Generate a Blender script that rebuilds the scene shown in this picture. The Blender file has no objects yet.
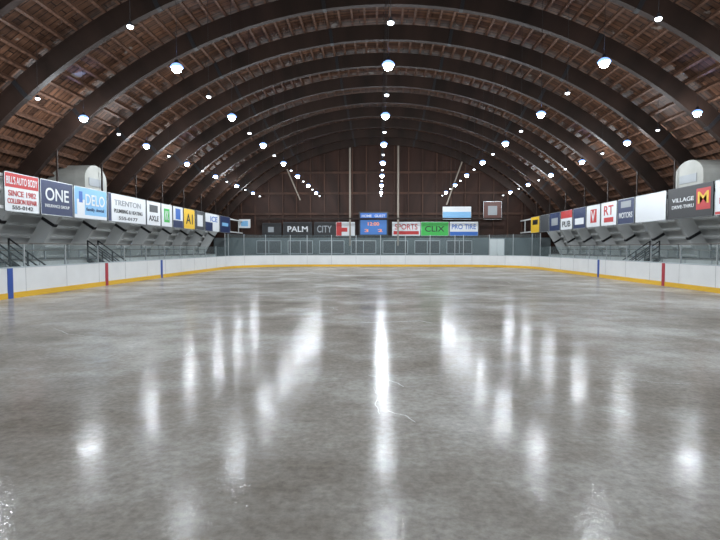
import bpy, bmesh, math, random
from mathutils import Vector, Matrix
random.seed(4)
C = bpy.context.scene.collection
bpy.context.scene.view_settings.view_transform='Standard'

# ---------------------------------------------------------------- materials
def mat(name, col=(0.5,0.5,0.5), rough=0.5, metal=0.0, emis=None, estr=0.0, noise=0.0, nscale=3.0):
    m = bpy.data.materials.new(name); m.use_nodes = True
    nt = m.node_tree; b = nt.nodes['Principled BSDF']
    b.inputs['Base Color'].default_value = (*col,1)
    b.inputs['Roughness'].default_value = rough
    b.inputs['Metallic'].default_value = metal
    if emis:
        b.inputs['Emission Color'].default_value = (*emis,1)
        b.inputs['Emission Strength'].default_value = estr
    if noise > 0:
        g = nt.nodes.new('ShaderNodeNewGeometry')
        n = nt.nodes.new('ShaderNodeTexNoise'); n.inputs['Scale'].default_value = nscale
        n.inputs['Detail'].default_value = 6
        nt.links.new(g.outputs['Position'], n.inputs['Vector'])
        r = nt.nodes.new('ShaderNodeValToRGB')
        r.color_ramp.elements[0].position = 0.3; r.color_ramp.elements[1].position = 0.7
        r.color_ramp.elements[0].color = (*[c*(1-noise) for c in col],1)
        r.color_ramp.elements[1].color = (*[min(1,c*(1+noise)) for c in col],1)
        nt.links.new(n.outputs['Fac'], r.inputs['Fac'])
        nt.links.new(r.outputs['Color'], b.inputs['Base Color'])
    return m

CZ = -8.4; RI = 20.8; RB = 21.55; RD = 21.75
def zin(x, R=RI): return math.sqrt(R*R - x*x) + CZ
def xin(z, R=RI): return math.sqrt(R*R - (z-CZ)**2)

M = {}
M['white'] = mat('board_white',(0.84,0.85,0.85),0.3, noise=0.04, nscale=1.5)
M['yellow'] = mat('kick_yellow',(0.85,0.50,0.03),0.4)
M['cap'] = mat('cap_grey',(0.50,0.55,0.58),0.4)
M['red'] = mat('line_red',(0.45,0.03,0.05),0.4)
M['blue'] = mat('line_blue',(0.02,0.08,0.38),0.4)
M['metal'] = mat('galvanised',(0.45,0.47,0.48),0.35,0.6)
M['black'] = mat('black_paint',(0.012,0.012,0.014),0.5)
M['paint'] = mat('grey_white_paint',(0.58,0.59,0.58),0.7, noise=0.15, nscale=0.8)
M['hood'] = mat('hood_paint',(0.38,0.38,0.35),0.7, noise=0.15, nscale=0.8)
M['seam'] = mat('board_seam',(0.35,0.36,0.37),0.6)
M['concrete'] = mat('concrete',(0.26,0.25,0.24),0.8, noise=0.2, nscale=1.2)
M['bench'] = mat('bench_wood',(0.20,0.18,0.16),0.6, noise=0.2, nscale=2)
M['pole'] = mat('pole_paint',(0.26,0.22,0.18),0.6)

def wood(name, dark, light, painted=True, split=4.9, planks=False):
    m = bpy.data.materials.new(name); m.use_nodes = True
    nt = m.node_tree; L = nt.links.new; N = nt.nodes.new
    b = nt.nodes['Principled BSDF']; b.inputs['Roughness'].default_value = 0.6
    b.inputs['Specular IOR Level'].default_value = 0.25
    g = N('ShaderNodeNewGeometry'); s = N('ShaderNodeSeparateXYZ'); L(g.outputs['Position'], s.inputs[0])
    zz = N('ShaderNodeMath'); zz.operation='SUBTRACT'; L(s.outputs['Z'], zz.inputs[0]); zz.inputs[1].default_value = CZ
    at = N('ShaderNodeMath'); at.operation='ARCTAN2'; L(s.outputs['X'], at.inputs[0]); L(zz.outputs[0], at.inputs[1])
    ar = N('ShaderNodeMath'); ar.operation='MULTIPLY'; L(at.outputs[0], ar.inputs[0]); ar.inputs[1].default_value = RD
    cb = N('ShaderNodeCombineXYZ'); L(ar.outputs[0], cb.inputs[0]); L(s.outputs['Y'], cb.inputs[1])
    mp = N('ShaderNodeMapping'); L(cb.outputs[0], mp.inputs[0]); mp.inputs['Scale'].default_value = (0.6,5,1)
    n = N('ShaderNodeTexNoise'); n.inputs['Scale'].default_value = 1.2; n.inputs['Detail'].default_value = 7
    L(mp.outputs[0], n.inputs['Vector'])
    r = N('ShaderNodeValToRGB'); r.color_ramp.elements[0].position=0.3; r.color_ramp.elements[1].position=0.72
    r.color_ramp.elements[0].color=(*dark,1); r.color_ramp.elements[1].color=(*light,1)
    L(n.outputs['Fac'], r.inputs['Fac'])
    col = r.outputs['Color']
    if planks:
        br = N('ShaderNodeTexBrick'); L(cb.outputs[0], br.inputs['Vector'])
        br.inputs['Scale'].default_value=1.0; br.inputs['Brick Width'].default_value=2.4; br.inputs['Row Height'].default_value=0.30
        br.inputs['Mortar Size'].default_value=0.022; br.inputs['Bias'].default_value=-.1
        br.inputs['Color1'].default_value=(1.2,1.15,1.08,1); br.inputs['Color2'].default_value=(0.36,0.32,0.29,1); br.inputs['Mortar'].default_value=(0.06,0.05,0.05,1)
        mu = N('ShaderNodeMix'); mu.data_type='RGBA'; mu.blend_type='MULTIPLY'; mu.inputs['Factor'].default_value=1
        L(col, mu.inputs[6]); L(br.outputs['Color'], mu.inputs[7]); col = mu.outputs[2]
        n2 = N('ShaderNodeTexNoise'); n2.inputs['Scale'].default_value=0.9; n2.inputs['Detail'].default_value=5; L(cb.outputs[0], n2.inputs['Vector'])
        r2 = N('ShaderNodeValToRGB'); r2.color_ramp.elements[0].position=0.67; r2.color_ramp.elements[1].position=0.70
        L(n2.outputs['Fac'], r2.inputs['Fac'])
        m2 = N('ShaderNodeMix'); m2.data_type='RGBA'; L(r2.outputs['Color'], m2.inputs['Factor']); L(col, m2.inputs[6]); m2.inputs[7].default_value=(0.20,0.17,0.15,1)
        col = m2.outputs[2]
    if painted:
        lt = N('ShaderNodeMath'); lt.operation='LESS_THAN'; L(s.outputs['Z'], lt.inputs[0]); lt.inputs[1].default_value = split
        mx = N('ShaderNodeMix'); mx.data_type='RGBA'; L(lt.outputs[0], mx.inputs['Factor'])
        L(col, mx.inputs[6]); mx.inputs[7].default_value=(0.60,0.61,0.60,1); col = mx.outputs[2]
    L(col, b.inputs['Base Color'])
    return m
M['deck'] = wood('roof_deck_wood',(0.042,0.020,0.012),(0.165,0.082,0.050), planks=True)
M['beam'] = wood('glulam_dark',(0.012,0.007,0.005),(0.034,0.018,0.013), split=4.6)
M['purlin'] = wood('purlin_wood',(0.050,0.026,0.017),(0.155,0.080,0.052))
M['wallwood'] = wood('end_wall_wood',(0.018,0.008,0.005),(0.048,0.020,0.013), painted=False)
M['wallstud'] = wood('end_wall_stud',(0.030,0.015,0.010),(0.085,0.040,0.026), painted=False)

def ice_mat():
    m = bpy.data.materials.new('wet_ice'); m.use_nodes=True
    nt=m.node_tree; L=nt.links.new; N=nt.nodes.new; b=nt.nodes['Principled BSDF']; out=nt.nodes['Material Output']
    g=N('ShaderNodeNewGeometry')
    n=N('ShaderNodeTexNoise'); n.inputs['Scale'].default_value=0.28; n.inputs['Detail'].default_value=9; n.inputs['Roughness'].default_value=0.68
    L(g.outputs['Position'], n.inputs['Vector'])
    r=N('ShaderNodeValToRGB'); e=r.color_ramp.elements
    e[0].position=0.32; e[0].color=(0.185,0.157,0.128,1); e[1].position=0.68; e[1].color=(0.60,0.59,0.56,1)
    k=e.new(0.5); k.color=(0.35,0.325,0.29,1)
    L(n.outputs['Fac'], r.inputs['Fac'])
    n4=N('ShaderNodeTexNoise'); n4.inputs['Scale'].default_value=14; n4.inputs['Detail'].default_value=5; n4.inputs['Roughness'].default_value=.7; L(g.outputs['Position'], n4.inputs['Vector'])
    r4=N('ShaderNodeMapRange'); r4.inputs['From Min'].default_value=.3; r4.inputs['From Max'].default_value=.7; r4.inputs['To Min'].default_value=.76; r4.inputs['To Max'].default_value=1.24
    L(n4.outputs['Fac'], r4.inputs['Value'])
    mu=N('ShaderNodeMix'); mu.data_type='RGBA'; mu.blend_type='MULTIPLY'; mu.inputs['Factor'].default_value=1
    L(r.outputs['Color'], mu.inputs[6]); L(r4.outputs[0], mu.inputs[7]); L(mu.outputs[2], b.inputs['Base Color'])
    n2=N('ShaderNodeTexNoise'); n2.inputs['Scale'].default_value=1.3; n2.inputs['Detail'].default_value=7; n2.inputs['Roughness'].default_value=.65; L(g.outputs['Position'], n2.inputs['Vector'])
    mr=N('ShaderNodeMapRange'); mr.inputs['From Min'].default_value=0.35; mr.inputs['From Max'].default_value=0.65
    mr.inputs['To Min'].default_value=0.08; mr.inputs['To Max'].default_value=0.20
    L(n2.outputs['Fac'], mr.inputs['Value']); L(mr.outputs[0], b.inputs['Roughness'])
    b.inputs['Specular IOR Level'].default_value=.3
    n3=N('ShaderNodeTexNoise'); n3.inputs['Scale'].default_value=26; n3.inputs['Detail'].default_value=2; L(g.outputs['Position'], n3.inputs['Vector'])
    bp=N('ShaderNodeBump'); bp.inputs['Strength'].default_value=0.5; bp.inputs['Distance'].default_value=0.004
    L(n3.outputs['Fac'], bp.inputs['Height']); L(bp.outputs[0], b.inputs['Normal'])
    b.inputs['IOR'].default_value=1.31
    df=N('ShaderNodeBsdfDiffuse'); L(mu.outputs[2], df.inputs['Color'])
    wf=N('ShaderNodeMapRange'); wf.inputs['From Min'].default_value=.35; wf.inputs['From Max'].default_value=.65; wf.inputs['To Min'].default_value=.62; wf.inputs['To Max'].default_value=.22
    L(n2.outputs['Fac'], wf.inputs['Value'])
    mx=N('ShaderNodeMixShader'); L(wf.outputs[0], mx.inputs[0]); L(df.outputs[0], mx.inputs[1]); L(b.outputs[0], mx.inputs[2]); L(mx.outputs[0], out.inputs['Surface'])
    return m
M['ice']=ice_mat()
def glass_mat():
    m=bpy.data.materials.new('plexiglass'); m.use_nodes=True
    nt=m.node_tree; nt.nodes.clear(); L=nt.links.new; N=nt.nodes.new
    o=N('ShaderNodeOutputMaterial'); mx=N('ShaderNodeMixShader'); t=N('ShaderNodeBsdfTransparent'); gl=N('ShaderNodeBsdfPrincipled')
    t.inputs[0].default_value=(0.94,0.97,0.97,1); gl.inputs['Base Color'].default_value=(0.4,0.48,0.5,1); gl.inputs['Roughness'].default_value=0.1
    mx.inputs[0].default_value=0.07
    L(t.outputs[0],mx.inputs[1]); L(gl.outputs[0],mx.inputs[2]); L(mx.outputs[0],o.inputs[0]); return m
M['glass']=glass_mat()
M['lamp']=mat('lamp_lens',(0.9,0.9,0.9),0.3,emis=(0.72,0.86,1.0),estr=70)
M['lamphalo']=mat('lamp_halo_rim',(0.2,0.3,0.6),0.3,emis=(0.25,0.45,1.0),estr=1.6)  # blue emission on the rim stands in for the halo round the lamp
M['lampdim']=mat('lamp_lens_small',(0.9,0.9,0.9),0.3,emis=(0.85,0.92,1.0),estr=7)
M['housing']=mat('lamp_housing',(0.05,0.055,0.065),0.4,0.6)

# ---------------------------------------------------------------- mesh helper
class MB:
    def __init__(s): s.v=[]; s.f=[]; s.mi=[]; s.mats=[]
    def m(s,mt):
        if mt not in s.mats: s.mats.append(mt)
        return s.mats.index(mt)
    def quad(s,pts,mt):
        i=len(s.v); s.v+= [tuple(p) for p in pts]; s.f.append(tuple(range(i,i+len(pts)))); s.mi.append(s.m(mt))
    def box(s,x0,x1,y0,y1,z0,z1,mt):
        s.hexa([(x0,y0,z0),(x1,y0,z0),(x1,y1,z0),(x0,y1,z0),(x0,y0,z1),(x1,y0,z1),(x1,y1,z1),(x0,y1,z1)],mt)
    def hexa(s,p,mt):
        i=len(s.v); s.v+=[tuple(q) for q in p]; k=s.m(mt)
        for f in ((3,2,1,0),(4,5,6,7),(0,1,5,4),(1,2,6,5),(2,3,7,6),(3,0,4,7)):
            s.f.append(tuple(i+a for a in f)); s.mi.append(k)
    def bar(s,a,b,w,mt,h=None):
        a=Vector(a); b=Vector(b); d=(b-a).normalized(); h=h or w
        up=Vector((0,0,1)) if abs(d.z)<0.95 else Vector((1,0,0))
        u=d.cross(up).normalized()*w/2; v=u.cross(d).normalized()*h/2
        s.hexa([a-u-v,a+u-v,b+u-v,b-u-v,a-u+v,a+u+v,b+u+v,b-u+v],mt)
    def lathe(s,prof,mt,n=16,cx=0,cy=0,caps=False):
        i=len(s.v); k=s.m(mt)
        for r,z in prof:
            for j in range(n):
                a=2*math.pi*j/n; s.v.append((cx+r*math.cos(a),cy+r*math.sin(a),z))
        for q in range(len(prof)-1):
            for j in range(n):
                j2=(j+1)%n
                s.f.append((i+q*n+j,i+q*n+j2,i+(q+1)*n+j2,i+(q+1)*n+j)); s.mi.append(k)
    def obj(s,name,parent=None,loc=None,rot=None,smooth=False,fix=True):
        me=bpy.data.meshes.new(name); me.from_pydata(s.v,[],s.f)
        for mt in s.mats: me.materials.append(M[mt] if isinstance(mt,str) else mt)
        me.polygons.foreach_set('material_index',s.mi)
        if smooth: me.polygons.foreach_set('use_smooth',[True]*len(s.f))
        me.update()
        if fix:
            bm=bmesh.new(); bm.from_mesh(me); bmesh.ops.recalc_face_normals(bm,faces=bm.faces); bm.to_mesh(me); bm.free()
        o=bpy.data.objects.new(name,me); C.objects.link(o)
        if loc: o.location=loc
        if rot: o.rotation_euler=rot
        if parent: o.parent=parent
        return o

Y0,Y1=-8.0,56.0
# ---------------------------------------------------------------- room shell
b=MB(); b.box(-22,22,Y0,Y1,-0.35,-0.03,'concrete'); b.obj('floor')

def arc_angles(R,n,zmin=-0.03):
    a=math.acos((zmin-CZ)/R); return [-a+2*a*i/n for i in range(n+1)]
b=MB()
A=arc_angles(RD,72)
for i in range(72):
    a0,a1=A[i],A[i+1]
    P=lambda a,R,y:(R*math.sin(a),y,CZ+R*math.cos(a))
    b.hexa([P(a0,RD,Y0),P(a1,RD,Y0),P(a1,RD,Y1),P(a0,RD,Y1),P(a0,RD+.15,Y0),P(a1,RD+.15,Y0),P(a1,RD+.15,Y1),P(a0,RD+.15,Y1)],'deck')
b.obj('ceiling')

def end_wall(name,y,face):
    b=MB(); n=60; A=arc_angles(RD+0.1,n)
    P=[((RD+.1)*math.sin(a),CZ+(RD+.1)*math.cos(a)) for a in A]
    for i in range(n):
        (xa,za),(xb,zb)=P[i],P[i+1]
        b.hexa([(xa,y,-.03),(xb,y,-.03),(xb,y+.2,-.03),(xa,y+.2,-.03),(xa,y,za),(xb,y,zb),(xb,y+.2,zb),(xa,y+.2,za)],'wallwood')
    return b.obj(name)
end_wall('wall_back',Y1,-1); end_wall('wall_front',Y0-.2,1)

b=MB()
x=-18.0
while x<=18.01:
    b.box(x-.07,x+.07,Y1-.16,Y1,2.9,zin(x,RB)-.05,'wallstud'); x+=1.5
for z in (5.4,7.6,9.8):
    xx=xin(z,RB)-.1; b.box(-xx,xx,Y1-.24,Y1-.16,z-.12,z+.12,'wallstud')
b.obj('trim_1')
M['teal']=mat('lobby_wall',(0.11,0.13,0.135),0.6,noise=.2,nscale=1)
b=MB(); b.box(-18,18,Y1-.25,Y1,-.03,2.85,'teal')
b.obj('lobby_wall_panel')

# arches
ARCH=[19.5+3.85*k for k in range(-7,10)]
b=MB(); n=64
for i in range(n):
    Ai=arc_angles(RI,n); a0,a1=Ai[i],Ai[i+1]
    def P(a,R,y): return (R*math.sin(a),y,CZ+R*math.cos(a))
    w=.14
    b.hexa([P(a0,RI,-w),P(a1,RI,-w),P(a1,RI,w),P(a0,RI,w),P(a0,RB,-w),P(a1,RB,-w),P(a1,RB,w),P(a0,RB,w)],'beam')
    if i%8==4:
        am=(a0+a1)/2
        b.hexa([P(am-.004,RI-.02,-w-.02),P(am+.004,RI-.02,-w-.02),P(am+.004,RI-.02,w+.02),P(am-.004,RI-.02,w+.02),
                P(am-.004,RB,-w-.02),P(am+.004,RB,-w-.02),P(am+.004,RB,w+.02),P(am-.004,RB,w+.02)],'black')
for sx in (-1,1):
    x0,x1=sorted((sx*(xin(0)-.35),sx*(xin(0)+.75))); b.box(x0,x1,-.35,.35,-.03,.12,'concrete')
a0=b.obj('roof_arch',loc=(0,ARCH[0],0))
for y in ARCH[1:]:
    o=bpy.data.objects.new('roof_arch',a0.data); o.location=(0,y,0); C.objects.link(o)

# purlins
b=MB()
amax=math.acos((0.1-CZ)/RB)
k=0
while True:
    a=(k+.5)*0.62/RB
    if a>amax: break
    for sg in (-1,1):
        aa=a*sg; da=.05/RB
        P=lambda a,R,y:(R*math.sin(a),y,CZ+R*math.cos(a))
        b.hexa([P(aa-da,RB,Y0),P(aa+da,RB,Y0),P(aa+da,RB,Y1),P(aa-da,RB,Y1),P(aa-da,RD,Y0),P(aa+da,RD,Y0),P(aa+da,RD,Y1),P(aa-da,RD,Y1)],'purlin')
    k+=1
b.obj('roof_purlins')

# ---------------------------------------------------------------- rink
HX=12.95; YA,YB=-2.5,49.0; RC=6.0
def rink_path():
    pts=[]
    def seg(x0,y0,x1,y1,nx,ny):
        L=math.hypot(x1-x0,y1-y0); n=max(1,round(L/2.4))
        for i in range(n): t=i/n; pts.append((x0+(x1-x0)*t,y0+(y1-y0)*t,nx,ny))
    def cor(cx,cy,a0):
        for i in range(12):
            a=a0+math.pi/2*i/12; pts.append((cx+RC*math.cos(a),cy+RC*math.sin(a),math.cos(a),math.sin(a)))
    seg(-HX+RC,YA,HX-RC,YA,0,-1); cor(HX-RC,YA+RC,-math.pi/2)
    seg(HX,YA+RC,HX,YB-RC,1,0); cor(HX-RC,YB-RC,0)
    seg(HX-RC,YB,-HX+RC,YB,0,1); cor(-HX+RC,YB-RC,math.pi/2)
    seg(-HX,YB-RC,-HX,YA+RC,-1,0); cor(-HX+RC,YA+RC,math.pi)
    return pts
PATH=rink_path()
def sweep(b,o0,o1,z0,z1,mt,pred=None):
    n=len(PATH)
    for i in range(n):
        p=PATH[i]; q=PATH[(i+1)%n]
        if pred and not pred((p[1]+q[1])/2): continue
        f=lambda p,o,z:(p[0]+p[2]*o,p[1]+p[3]*o,z)
        b.hexa([f(p,o0,z0),f(q,o0,z0),f(q,o1,z0),f(p,o1,z0),f(p,o0,z1),f(q,o0,z1),f(q,o1,z1),f(p,o1,z1)],mt)
b=MB()
sweep(b,0,.10,-.03,1.05,'white'); sweep(b,-.012,.10,-.02,.20,'yellow'); sweep(b,-.02,.14,1.05,1.09,'cap')
for i,p in enumerate(PATH):
    if abs(p[2])in(0,1) or i%4==0:
        t=Vector((-p[3],p[2],0))*.008; o=Vector((p[0],p[1],0)); nn=Vector((p[2],p[3],0))
        q=[o-t-nn*.004,o+t-nn*.004,o+t+nn*.01,o-t+nn*.01]
        b.hexa([(v.x,v.y,.2) for v in q]+[(v.x,v.y,1.05) for v in q],'seam')
for sx in (-1,1):
    for y,w,mt in ((23.9 if sx<0 else 24.5,.12,'red'),(30.1 if sx<0 else 31.6,.12,'blue'),(17.5,.13,'blue')):
        x0,x1=sorted((sx*(HX-.02),sx*(HX+.05))); b.box(x0,x1,y-w,y+w,-.02,1.05,mt)
b.obj('rink_dasher_boards')

b=MB(); b.quad([(p[0]+p[2]*.05,p[1]+p[3]*.05,0) for p in PATH],'ice')
i0=b.obj('ice_sheet')
for pl in i0.data.polygons: 
    if pl.normal.z<0: pl.flip()
b=MB(); g=MB()
sweep(g,.045,.055,1.09,1.85,'glass',lambda y:8<y<=42); sweep(g,.045,.055,1.09,2.95,'glass',lambda y:y>42)
for i,p in enumerate(PATH):
    if p[1]<8: continue
    if p[2] not in(0,1,-1) and p[3] not in (0,1,-1) and i%3: continue
    h=2.95 if p[1]>42 else 1.85
    x,y=p[0]+p[2]*.05,p[1]+p[3]*.05
    b.box(x-.025,x+.025,y-.025,y+.025,1.09,h+.03,'metal')
par=bpy.data.objects.new('safety_glass_screen',None); C.objects.link(par)
b.obj('posts',par); g.obj('panes',par)

# scratches in the ice
b=MB()
def scratch(pts,w):
    P=[Vector((x,y,.002)) for x,y in pts]; Q=[]
    for i in range(len(P)-1):
        for k in range(4):
            t=k/4; q=P[i].lerp(P[i+1],t)
            L=(P[i+1]-P[i]).length*.04
            if i or k: q=q+Vector((random.uniform(-L,L),random.uniform(-L,L),0))
            Q.append(q)
    Q.append(P[-1])
    ls=[];n=len(Q)
    for i,q in enumerate(Q):
        d=(Q[min(n-1,i+1)]-Q[max(0,i-1)]); nr=Vector((-d.y,d.x,0)).normalized()*w/2*(.35+.65*math.sin(math.pi*(i+.3)/(n)))
        ls.append((q-nr,q+nr))
    for a,c in zip(ls,ls[1:]): b.quad([a[0],c[0],c[1],a[1]],'scr')
M['scr']=mat('ice_scratch',(0.66,0.66,0.64),0.5)
CAMX=-.25; F=520.; VX=378.
def G(px,py):
    d=1.75*F/(py-248); return ((px-VX)*d/F+CAMX,d)
for poly,w in (([(374,388),(378,397),(376,407),(380,416)],.013),([(384,411),(395,415),(405,417),(416,424)],.020),
               ([(368,376),(384,380),(398,384),(404,388)],.020),([(340,322),(380,323),(420,321),(432,323)],.035)):
    scratch([G(*q) for q in poly],w)
for k in range(18):
    x=random.uniform(-9,9); y=random.uniform(6,30); a=random.uniform(0,6.28); L=random.uniform(.3,1.2); a2=a+random.uniform(-.5,.5)
    scratch([(x,y),(x+L*math.cos(a),y+L*math.sin(a)),(x+L*math.cos(a)+L*math.cos(a2),y+L*math.sin(a)+L*math.sin(a2))],.004+.0005*y)
b.obj('ice_scratch_marks')

# ---------------------------------------------------------------- lights
def fixture(zl,ztop,dim):
    b=MB(); h=ztop-zl
    b.lathe([(.006,.15),(.006,h)],'black',6)
    if dim:
        b.lathe([(0.0,.12),(.03,.12),(.05,.06),(.08,.03),(.08,0)],'housing')
        b.lathe([(.08,0.0),(.07,-.04),(.04,-.06),(0,-.07)],'lampdim')
    else:
        b.lathe([(0,.24),(.05,.24),(.07,.18),(.09,.13)],'housing',20)
        b.lathe([(.09,.13),(.15,.09),(.19,.03),(.185,.01),(.13,.02)],'lamphalo',20)  # rim that carries the painted blue halo
        b.lathe([(0,.10),(.09,.09),(.13,.04),(.14,-.02),(.12,-.09),(.07,-.13),(0,-.14)],'lamp',20)
    return b
LZ=7.2
cols=[-12.65,-6.35,0.05,6.4,12.65]
cache={}
for r in range(-4,15):
    y=15.8+2.97*r
    if y>55 or y<2: continue
    dim = r%2!=0
    for x in cols:
        key=(abs(round(x)),dim)
        zt=zin(x,RD)+.03
        nm='high_bay_light' if not dim else 'small_pendant_light'
        if key not in cache:
            o=fixture(LZ,zt,dim).obj(nm,loc=(x,y,LZ),smooth=True,fix=False); cache[key]=o.data
        else:
            o=bpy.data.objects.new(nm,cache[key]); o.location=(x,y,LZ); C.objects.link(o)
        if not dim:
            ld=bpy.data.lights.new('bulb','POINT'); ld.energy=300; ld.color=(.89,.95,1); ld.shadow_soft_size=.09
            lo=bpy.data.objects.new('bulb',ld); lo.location=(0,0,-.24); lo.parent=o; C.objects.link(lo)
            ld=bpy.data.lights.new('added_ceiling_glow','SPOT'); ld.energy=190; ld.color=(.26,.40,1); ld.shadow_soft_size=.06; ld.spot_size=math.radians(62); ld.spot_blend=1  # added blue spot, throws glow patches on the ceiling above each fixture
            lo=bpy.data.objects.new('added_ceiling_glow',ld); lo.location=(0,0,.30); lo.rotation_euler=(math.pi,0,0); lo.parent=o; C.objects.link(lo)

# ---------------------------------------------------------------- signs
def col(n,c,rough=.5):
    if n not in M: M[n]=mat('sign_'+n,c,rough)
    return n
col('s_white',(.74,.76,.78)); col('s_red',(.50,.025,.025)); col('s_navy',(.012,.025,.09)); col('s_blue',(.03,.14,.50)); col('s_black',(.012,.012,.014))
col('s_lblue',(.22,.48,.75)); col('s_yellow',(.80,.50,.03)); col('s_green',(.04,.45,.07)); col('s_grey',(.30,.32,.34)); col('s_dgrey',(.06,.065,.07)); col('s_brown',(.10,.03,.02))
def text_obj(txt,w,h,mt,parent,cx,cy,z=.035):
    cu=bpy.data.curves.new('lettering','FONT'); cu.body=txt; cu.extrude=.004; cu.offset=.012
    o=bpy.data.objects.new('tmp',cu); C.objects.link(o)
    bpy.context.view_layer.update()
    me=bpy.data.meshes.new_from_object(o.evaluated_get(bpy.context.evaluated_depsgraph_get()))
    bpy.data.objects.remove(o)
    xs=[v.co.x for v in me.vertices]; ys=[v.co.y for v in me.vertices]
    sx=w/(max(xs)-min(xs)); sy=h/(max(ys)-min(ys)); mx=(max(xs)+min(xs))/2; my=(max(ys)+min(ys))/2
    for v in me.vertices: v.co=Vector(((v.co.x-mx)*sx+cx,(v.co.y-my)*sy+cy,v.co.z+z))
    me.materials.clear(); me.materials.append(M[mt])
    t=bpy.data.objects.new('lettering',me); C.objects.link(t); t.parent=parent
def sign(cx,cy,cz,w,h,side,bg,rects=(),texts=(),name='advertising_sign'):
    b=MB(); b.box(-w/2,w/2,-h/2,h/2,0,.03,bg)
    for f in ((-w/2,w/2,-h/2,-h/2+.03),(-w/2,w/2,h/2-.03,h/2),(-w/2,-w/2+.03,-h/2,h/2),(w/2-.03,w/2,-h/2,h/2)):
        b.box(*f,-.01,.04,'metal' if bg!='s_black' else 's_dgrey')
    for j,(u0,u1,v0,v1,m) in enumerate(rects):
        b.box(-w/2+u0*w,-w/2+u1*w,-h/2+v0*h,-h/2+v1*h,.03,.034+.0008*j,m)
    rot={'L':(math.pi/2,0,math.pi/2),'R':(math.pi/2,0,-math.pi/2),'F':(math.pi/2,0,0)}[side]
    o=b.obj(name,loc=(cx,cy,cz),rot=rot)
    for (t,u,v,wf,hf,m) in texts: text_obj(t,w*wf,h*hf,m,o,-w/2+u*w,-h/2+v*h,.04)
    return o
def side_sign(side,p0,p1,bg,rects=(),texts=(),z0=3.2,z1=4.74):
    X=14.5 if side=='L' else 15.0
    d0=X*F/abs(p0-VX); d1=X*F/abs(p1-VX)
    lo,hi=sorted((d0,d1)); x=-14.75 if side=='L' else 14.75
    sign(x,(lo+hi)/2,(z0+z1)/2,hi-lo-.06,z1-z0,side,bg,rects,texts)
side_sign('L',-4,33,'s_white',[(0,1,.62,1,'s_red')],[("BILL'S AUTO BODY",.5,.8,.9,.2,'s_white'),("SINCE 1982",.5,.47,.8,.15,'s_red'),("COLLISION REPAIR",.5,.27,.85,.13,'s_red'),("555-0142",.5,.11,.6,.1,'s_black')])
side_sign('L',33.5,68,'s_navy',[],[("ONE",.5,.6,.72,.36,'s_white'),("INSURANCE GROUP",.5,.27,.75,.09,'s_white')])
side_sign('L',68.5,103,'s_lblue',[(0,1,0,.12,'s_white'),(.08,.3,.12,.6,'s_white'),(.14,.24,.5,.85,'s_blue')],[("DELO",.62,.62,.6,.36,'s_white'),("family dental",.62,.3,.55,.14,'s_navy')])
side_sign('L',103.5,143,'s_white',[(0,.08,0,1,'s_navy')],[("TRENTON",.5,.7,.7,.2,'s_grey'),("PLUMBING & HEATING",.52,.4,.75,.14,'s_black'),("555-0177",.5,.15,.5,.12,'s_black')])
side_sign('L',143.5,158,'s_white',[(.2,.8,.55,.85,'s_dgrey')],[("AXLE",.5,.3,.7,.22,'s_black')])
side_sign('L',158.5,170,'s_white',[(.25,.75,.2,.8,'s_green')],[("KK",.5,.5,.3,.4,'s_white')])
side_sign('L',170.5,181,'s_white',[(0,1,0,.35,'s_navy'),(.25,.75,.4,.9,'s_blue')])
side_sign('L',181.5,193,'s_yellow',[],[("A1",.5,.5,.6,.5,'s_black')])
side_sign('L',193.5,203,'s_dgrey',[(.2,.8,.2,.8,'s_white')])
side_sign('L',203.5,218,'s_white',[(0,.5,0,.5,'s_navy')],[("ICE",.6,.7,.5,.3,'s_blue')])
side_sign('L',218.5,229,'s_navy',[(.2,.8,.4,.6,'s_lblue')])
side_sign('R',757,706,'s_white',[(0,1,0,.1,'s_red')],[("WILLIE'S",.5,.7,.8,.2,'s_red'),("BAR & GRILL",.5,.4,.8,.18,'s_red')])
side_sign('R',705,661,'s_black',[(.66,.95,.22,.86,'s_red')],[("M",.805,.58,.22,.36,'s_yellow'),("VILLAGE",.36,.6,.5,.13,'s_white'),("DRIVE-THRU",.36,.38,.5,.11,'s_white')])
side_sign('R',660,630,'s_white')
side_sign('R',629.5,613,'s_navy',[(.2,.8,.65,.9,'s_grey')],[("MOTORS",.5,.35,.8,.22,'s_white')])
side_sign('R',612.5,597,'s_white',[(.2,.8,.15,.35,'s_red')],[("RT",.5,.65,.6,.4,'s_red')])
side_sign('R',596.5,583,'s_white',[(.3,.75,.2,.8,'s_red')],[("V",.5,.5,.3,.5,'s_white')])
side_sign('R',582.5,570,'s_navy',[(.15,.85,.2,.5,'s_white')])
side_sign('R',569.5,558,'s_white',[(0,1,.6,1,'s_red')],[("PUB",.5,.3,.7,.3,'s_black')])
side_sign('R',557.5,547,'s_navy',[(.2,.8,.3,.7,'s_grey')])
side_sign('R',546.5,538,'s_dgrey')
side_sign('R',537.5,529,'s_yellow',[(.2,.8,.5,.8,'s_black')])
for s,x in (('L',-14.75),('R',14.75)):
    for y,bg,t in ((17.5-(.0 if s=='L' else .6)*3,'s_white','ICE TIME'),(14.8 if s=='L' else 13.0,'s_blue','SKATE'),(12.2 if s=='L' else 10.4,'s_white','HOCKEY')):
        sign(x,y,3.97,2.4,1.54,s,bg,[],[(t,.5,.5,.7,.3,'s_black' if bg=='s_white' else 's_white')])
for sx in (-1,1):
    b=MB()
    for z in (3.35,4.6):
        x0,x1=sorted((sx*14.80,sx*14.90)); b.box(x0,x1,9,Y1-.3,z-.06,z+.06,'paint')
    for y in ARCH:
        if y<9 or y>55.5: continue
        b.bar((sx*14.85,y,3.3),(sx*14.85,y,zin(14.85)+.03),.07,'beam')
    b.obj('sign_rail')

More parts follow.
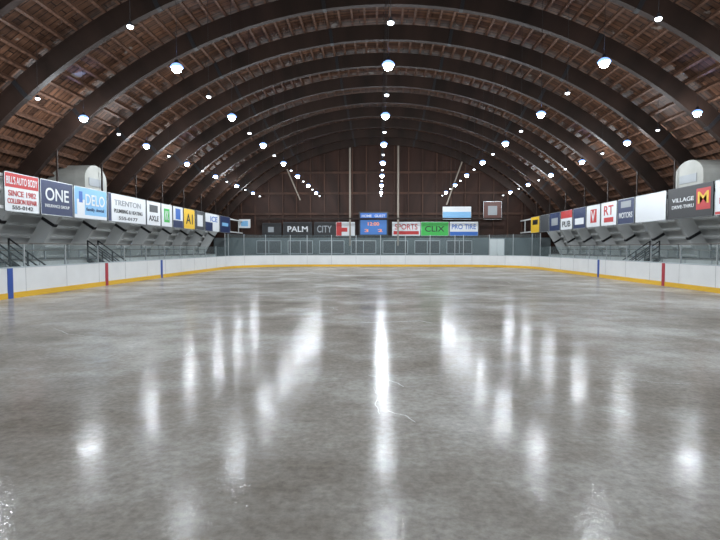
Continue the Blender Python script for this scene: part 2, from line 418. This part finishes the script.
for sx in (-1,1):
    yc=26.9 if sx<0 else 26.3
    b=MB(); n=12; w=1.05 if sx<0 else 1.2; prof=[(-w,4.8)]
    prof+=[(-w*math.cos(math.pi*i/n), 5.3+ .75*math.sin(math.pi*i/n)) for i in range(n+1)]+[(w,4.8)]
    xa=sx*15.0; xb=sx*17.3
    fr=[(xa,yc+p,z) for p,z in prof]; bk=[(xb,yc+p,z) for p,z in prof]
    b.quad(fr,'hood'); b.quad(bk,'hood')
    for i in range(len(prof)):
        j=(i+1)%len(prof); b.quad([fr[i],fr[j],bk[j],bk[i]],'hood')
    b.box(min(xa,xa-sx*.03),max(xa,xa-sx*.03),yc-.7,yc+.7,4.95,5.35,'s_grey')
    b.obj('roof_vestibule_hood')

# ---------------------------------------------------------------- seating platforms and stairs
for sx in (-1,1):
    b=MB()
    def bx(xa,xb,*r):
        x0,x1=sorted((sx*xa,sx*xb)); b.box(x0,x1,*r)
    bx(15.95,17.9,6,50,-.03,1.15,'paint'); bx(15.9,17.9,6,50,1.15,1.2,'concrete')
    for k in range(int(44/2.2)): bx(15.93,15.95,6+2.2*k-.02,6+2.2*k+.02,0,1.15,'seam')
    for (xa,z) in ((16.5,1.62),(17.1,1.95)):
        bx(xa,xa+.3,7,49,z,z+.05,'bench')
        for k in range(15): bx(xa+.1,xa+.16,7.3+k*2.95,7.4+k*2.95,1.2,z,'metal')
    b.obj('bleachers')
    for y in ((27.9,20.9) if sx<0 else (30.8,)):
        b=MB()
        for k in range(6):
            xa=14.3+k*.26; x0,x1=sorted((sx*xa,sx*(xa+.28))); b.box(x0,x1,y-.5,y+.5,.2*k+.14,.2*k+.18,'black')
        for yy in (y-.52,y+.52):
            b.bar((sx*14.2,yy,.0),(sx*15.8,yy,1.12),.05,'black',.2)
            for dz in (.45,.72,1.0): b.bar((sx*14.2,yy,dz),(sx*15.8,yy,1.15+dz),.05,'black')
            for t in (0,.5,1): b.bar((sx*(14.2+1.6*t),yy,-.03+1.15*t),(sx*(14.2+1.6*t),yy,1.02+1.15*t),.06,'black')
        b.obj('entry_stairs')

# ---------------------------------------------------------------- far end
def far(px0,px1,py0,py1,bg,rects=(),texts=(),d=55.6,name='advertising_sign'):
    x0=(px0-VX)*d/F+CAMX; x1=(px1-VX)*d/F+CAMX; z1=1.75+(248-py0)*d/F; z0=1.75+(248-py1)*d/F
    return sign((x0+x1)/2,d,(z0+z1)/2,x1-x0,z1-z0,'F',bg,rects,texts,name)
far(262,281,223,236,'s_black',[(.3,.6,.3,.7,'s_grey')])
far(283,312,222,236,'s_black',[],[("PALM",.5,.5,.7,.4,'s_white')])
far(314,335,222,236,'s_black',[],[("CITY",.5,.5,.7,.5,'s_grey')])
far(336,355,222,236,'s_white',[(0,.3,0,1,'s_red'),(.3,.6,.3,.6,'s_red')])
far(392,420,222,236,'s_white',[(.05,.95,.1,.35,'s_red')],[("SPORTS",.5,.65,.8,.4,'s_red')])
far(420.5,448,222,236,'s_green',[],[("CLIX",.5,.5,.7,.4,'s_black')])
far(449,477,222,236,'s_white',[(0,1,0,.3,'s_blue')],[("PRO TIRE",.5,.65,.85,.35,'s_blue')])
far(442,470,207,220,'s_white',[(0,1,.1,.6,'s_lblue')])
far(482,500,202,220,'s_brown',[(.25,.75,.25,.75,'s_grey')],name='team_banner')
far(238,250,219,228,'s_white',[(.2,.8,.2,.8,'s_lblue')])
M['screen']=mat('screen_blue',(.02,.1,.3),.4,emis=(.05,.25,.8),estr=.25)
sb=far(359,388,212,236,'s_black',[(.05,.95,.72,.95,'s_blue'),(.05,.95,.06,.66,'screen')],
   [("HOME   GUEST",.5,.83,.8,.1,'s_white')],d=55.3,name='scoreboard')
M['led']=mat('led_digits',(.1,.02,.02),.5,emis=(1,.35,.1),estr=1.0)
text_obj("12:00",1.2,.35,'led',sb,0,0,.045); text_obj("3   2",1.9,.3,'led',sb,0,-.7,.045)
b=MB()
for px in (350,398):
    x=(px-VX)*54.5/F+CAMX; b.box(x-.09,x+.09,54.6,54.8,2.0,zin(x,RB)-.1,'pole')
for (pa,pb) in (((283,160),(300,200)),((462,160),(446,205))):
    xa=(pa[0]-VX)*54.5/F+CAMX; za=1.75+(248-pa[1])*54.5/F; xb=(pb[0]-VX)*54.5/F+CAMX; zb=1.75+(248-pb[1])*54.5/F
    b.bar((xa,54.7,za),(xb,54.7,zb),.12,'pole')
b.box(-13,13,54.6,54.8,4.75,4.9,'beam')
b.obj('end_wall_posts')
for k,x in enumerate((-12,-8.6,-5.2,-1.8,1.6,5.0,8.4)):
    b=MB(); b.box(x-1.3,x+1.3,Y1-.28,Y1-.26,1.2,2.5,'s_dgrey')
    for u in (-1.35,-.03,1.29): b.box(x+u,x+u+.06,Y1-.32,Y1-.26,1.14,2.56,'metal')
    for z in (1.14,2.5): b.box(x-1.35,x+1.35,Y1-.32,Y1-.26,z,z+.06,'metal')
    b.obj('window_%d'%(k+1))
b=MB(); xd=(496-VX)*55.5/F+CAMX
b.box(xd-.75,xd+.75,Y1-.33,Y1-.26,-.03,2.7,'white'); b.box(xd-.85,xd-.75,Y1-.36,Y1-.26,-.03,2.8,'s_grey'); b.box(xd+.75,xd+.85,Y1-.36,Y1-.26,-.03,2.8,'s_grey'); b.box(xd-.85,xd+.85,Y1-.36,Y1-.26,2.7,2.8,'s_grey'); b.box(xd-.01,xd+.01,Y1-.34,Y1-.33,0,2.7,'s_grey'); b.box(xd+.08,xd+.12,Y1-.39,Y1-.33,.9,1.2,'metal')
b.obj('door_1')

# ---------------------------------------------------------------- world + camera
w=bpy.data.worlds.new('World'); bpy.context.scene.world=w; w.use_nodes=True
nt=w.node_tree
nt.nodes['Background'].inputs[0].default_value=(.5,.55,.65,1); nt.nodes['Background'].inputs[1].default_value=.05
cd=bpy.data.cameras.new('Camera'); cd.lens=26; cd.sensor_width=36; cd.clip_end=300
co=bpy.data.objects.new('Camera',cd); C.objects.link(co); co.location=(CAMX,0,1.75)
co.rotation_euler=(math.radians(90-2.42),0,math.radians(1.98)); bpy.context.scene.camera=co
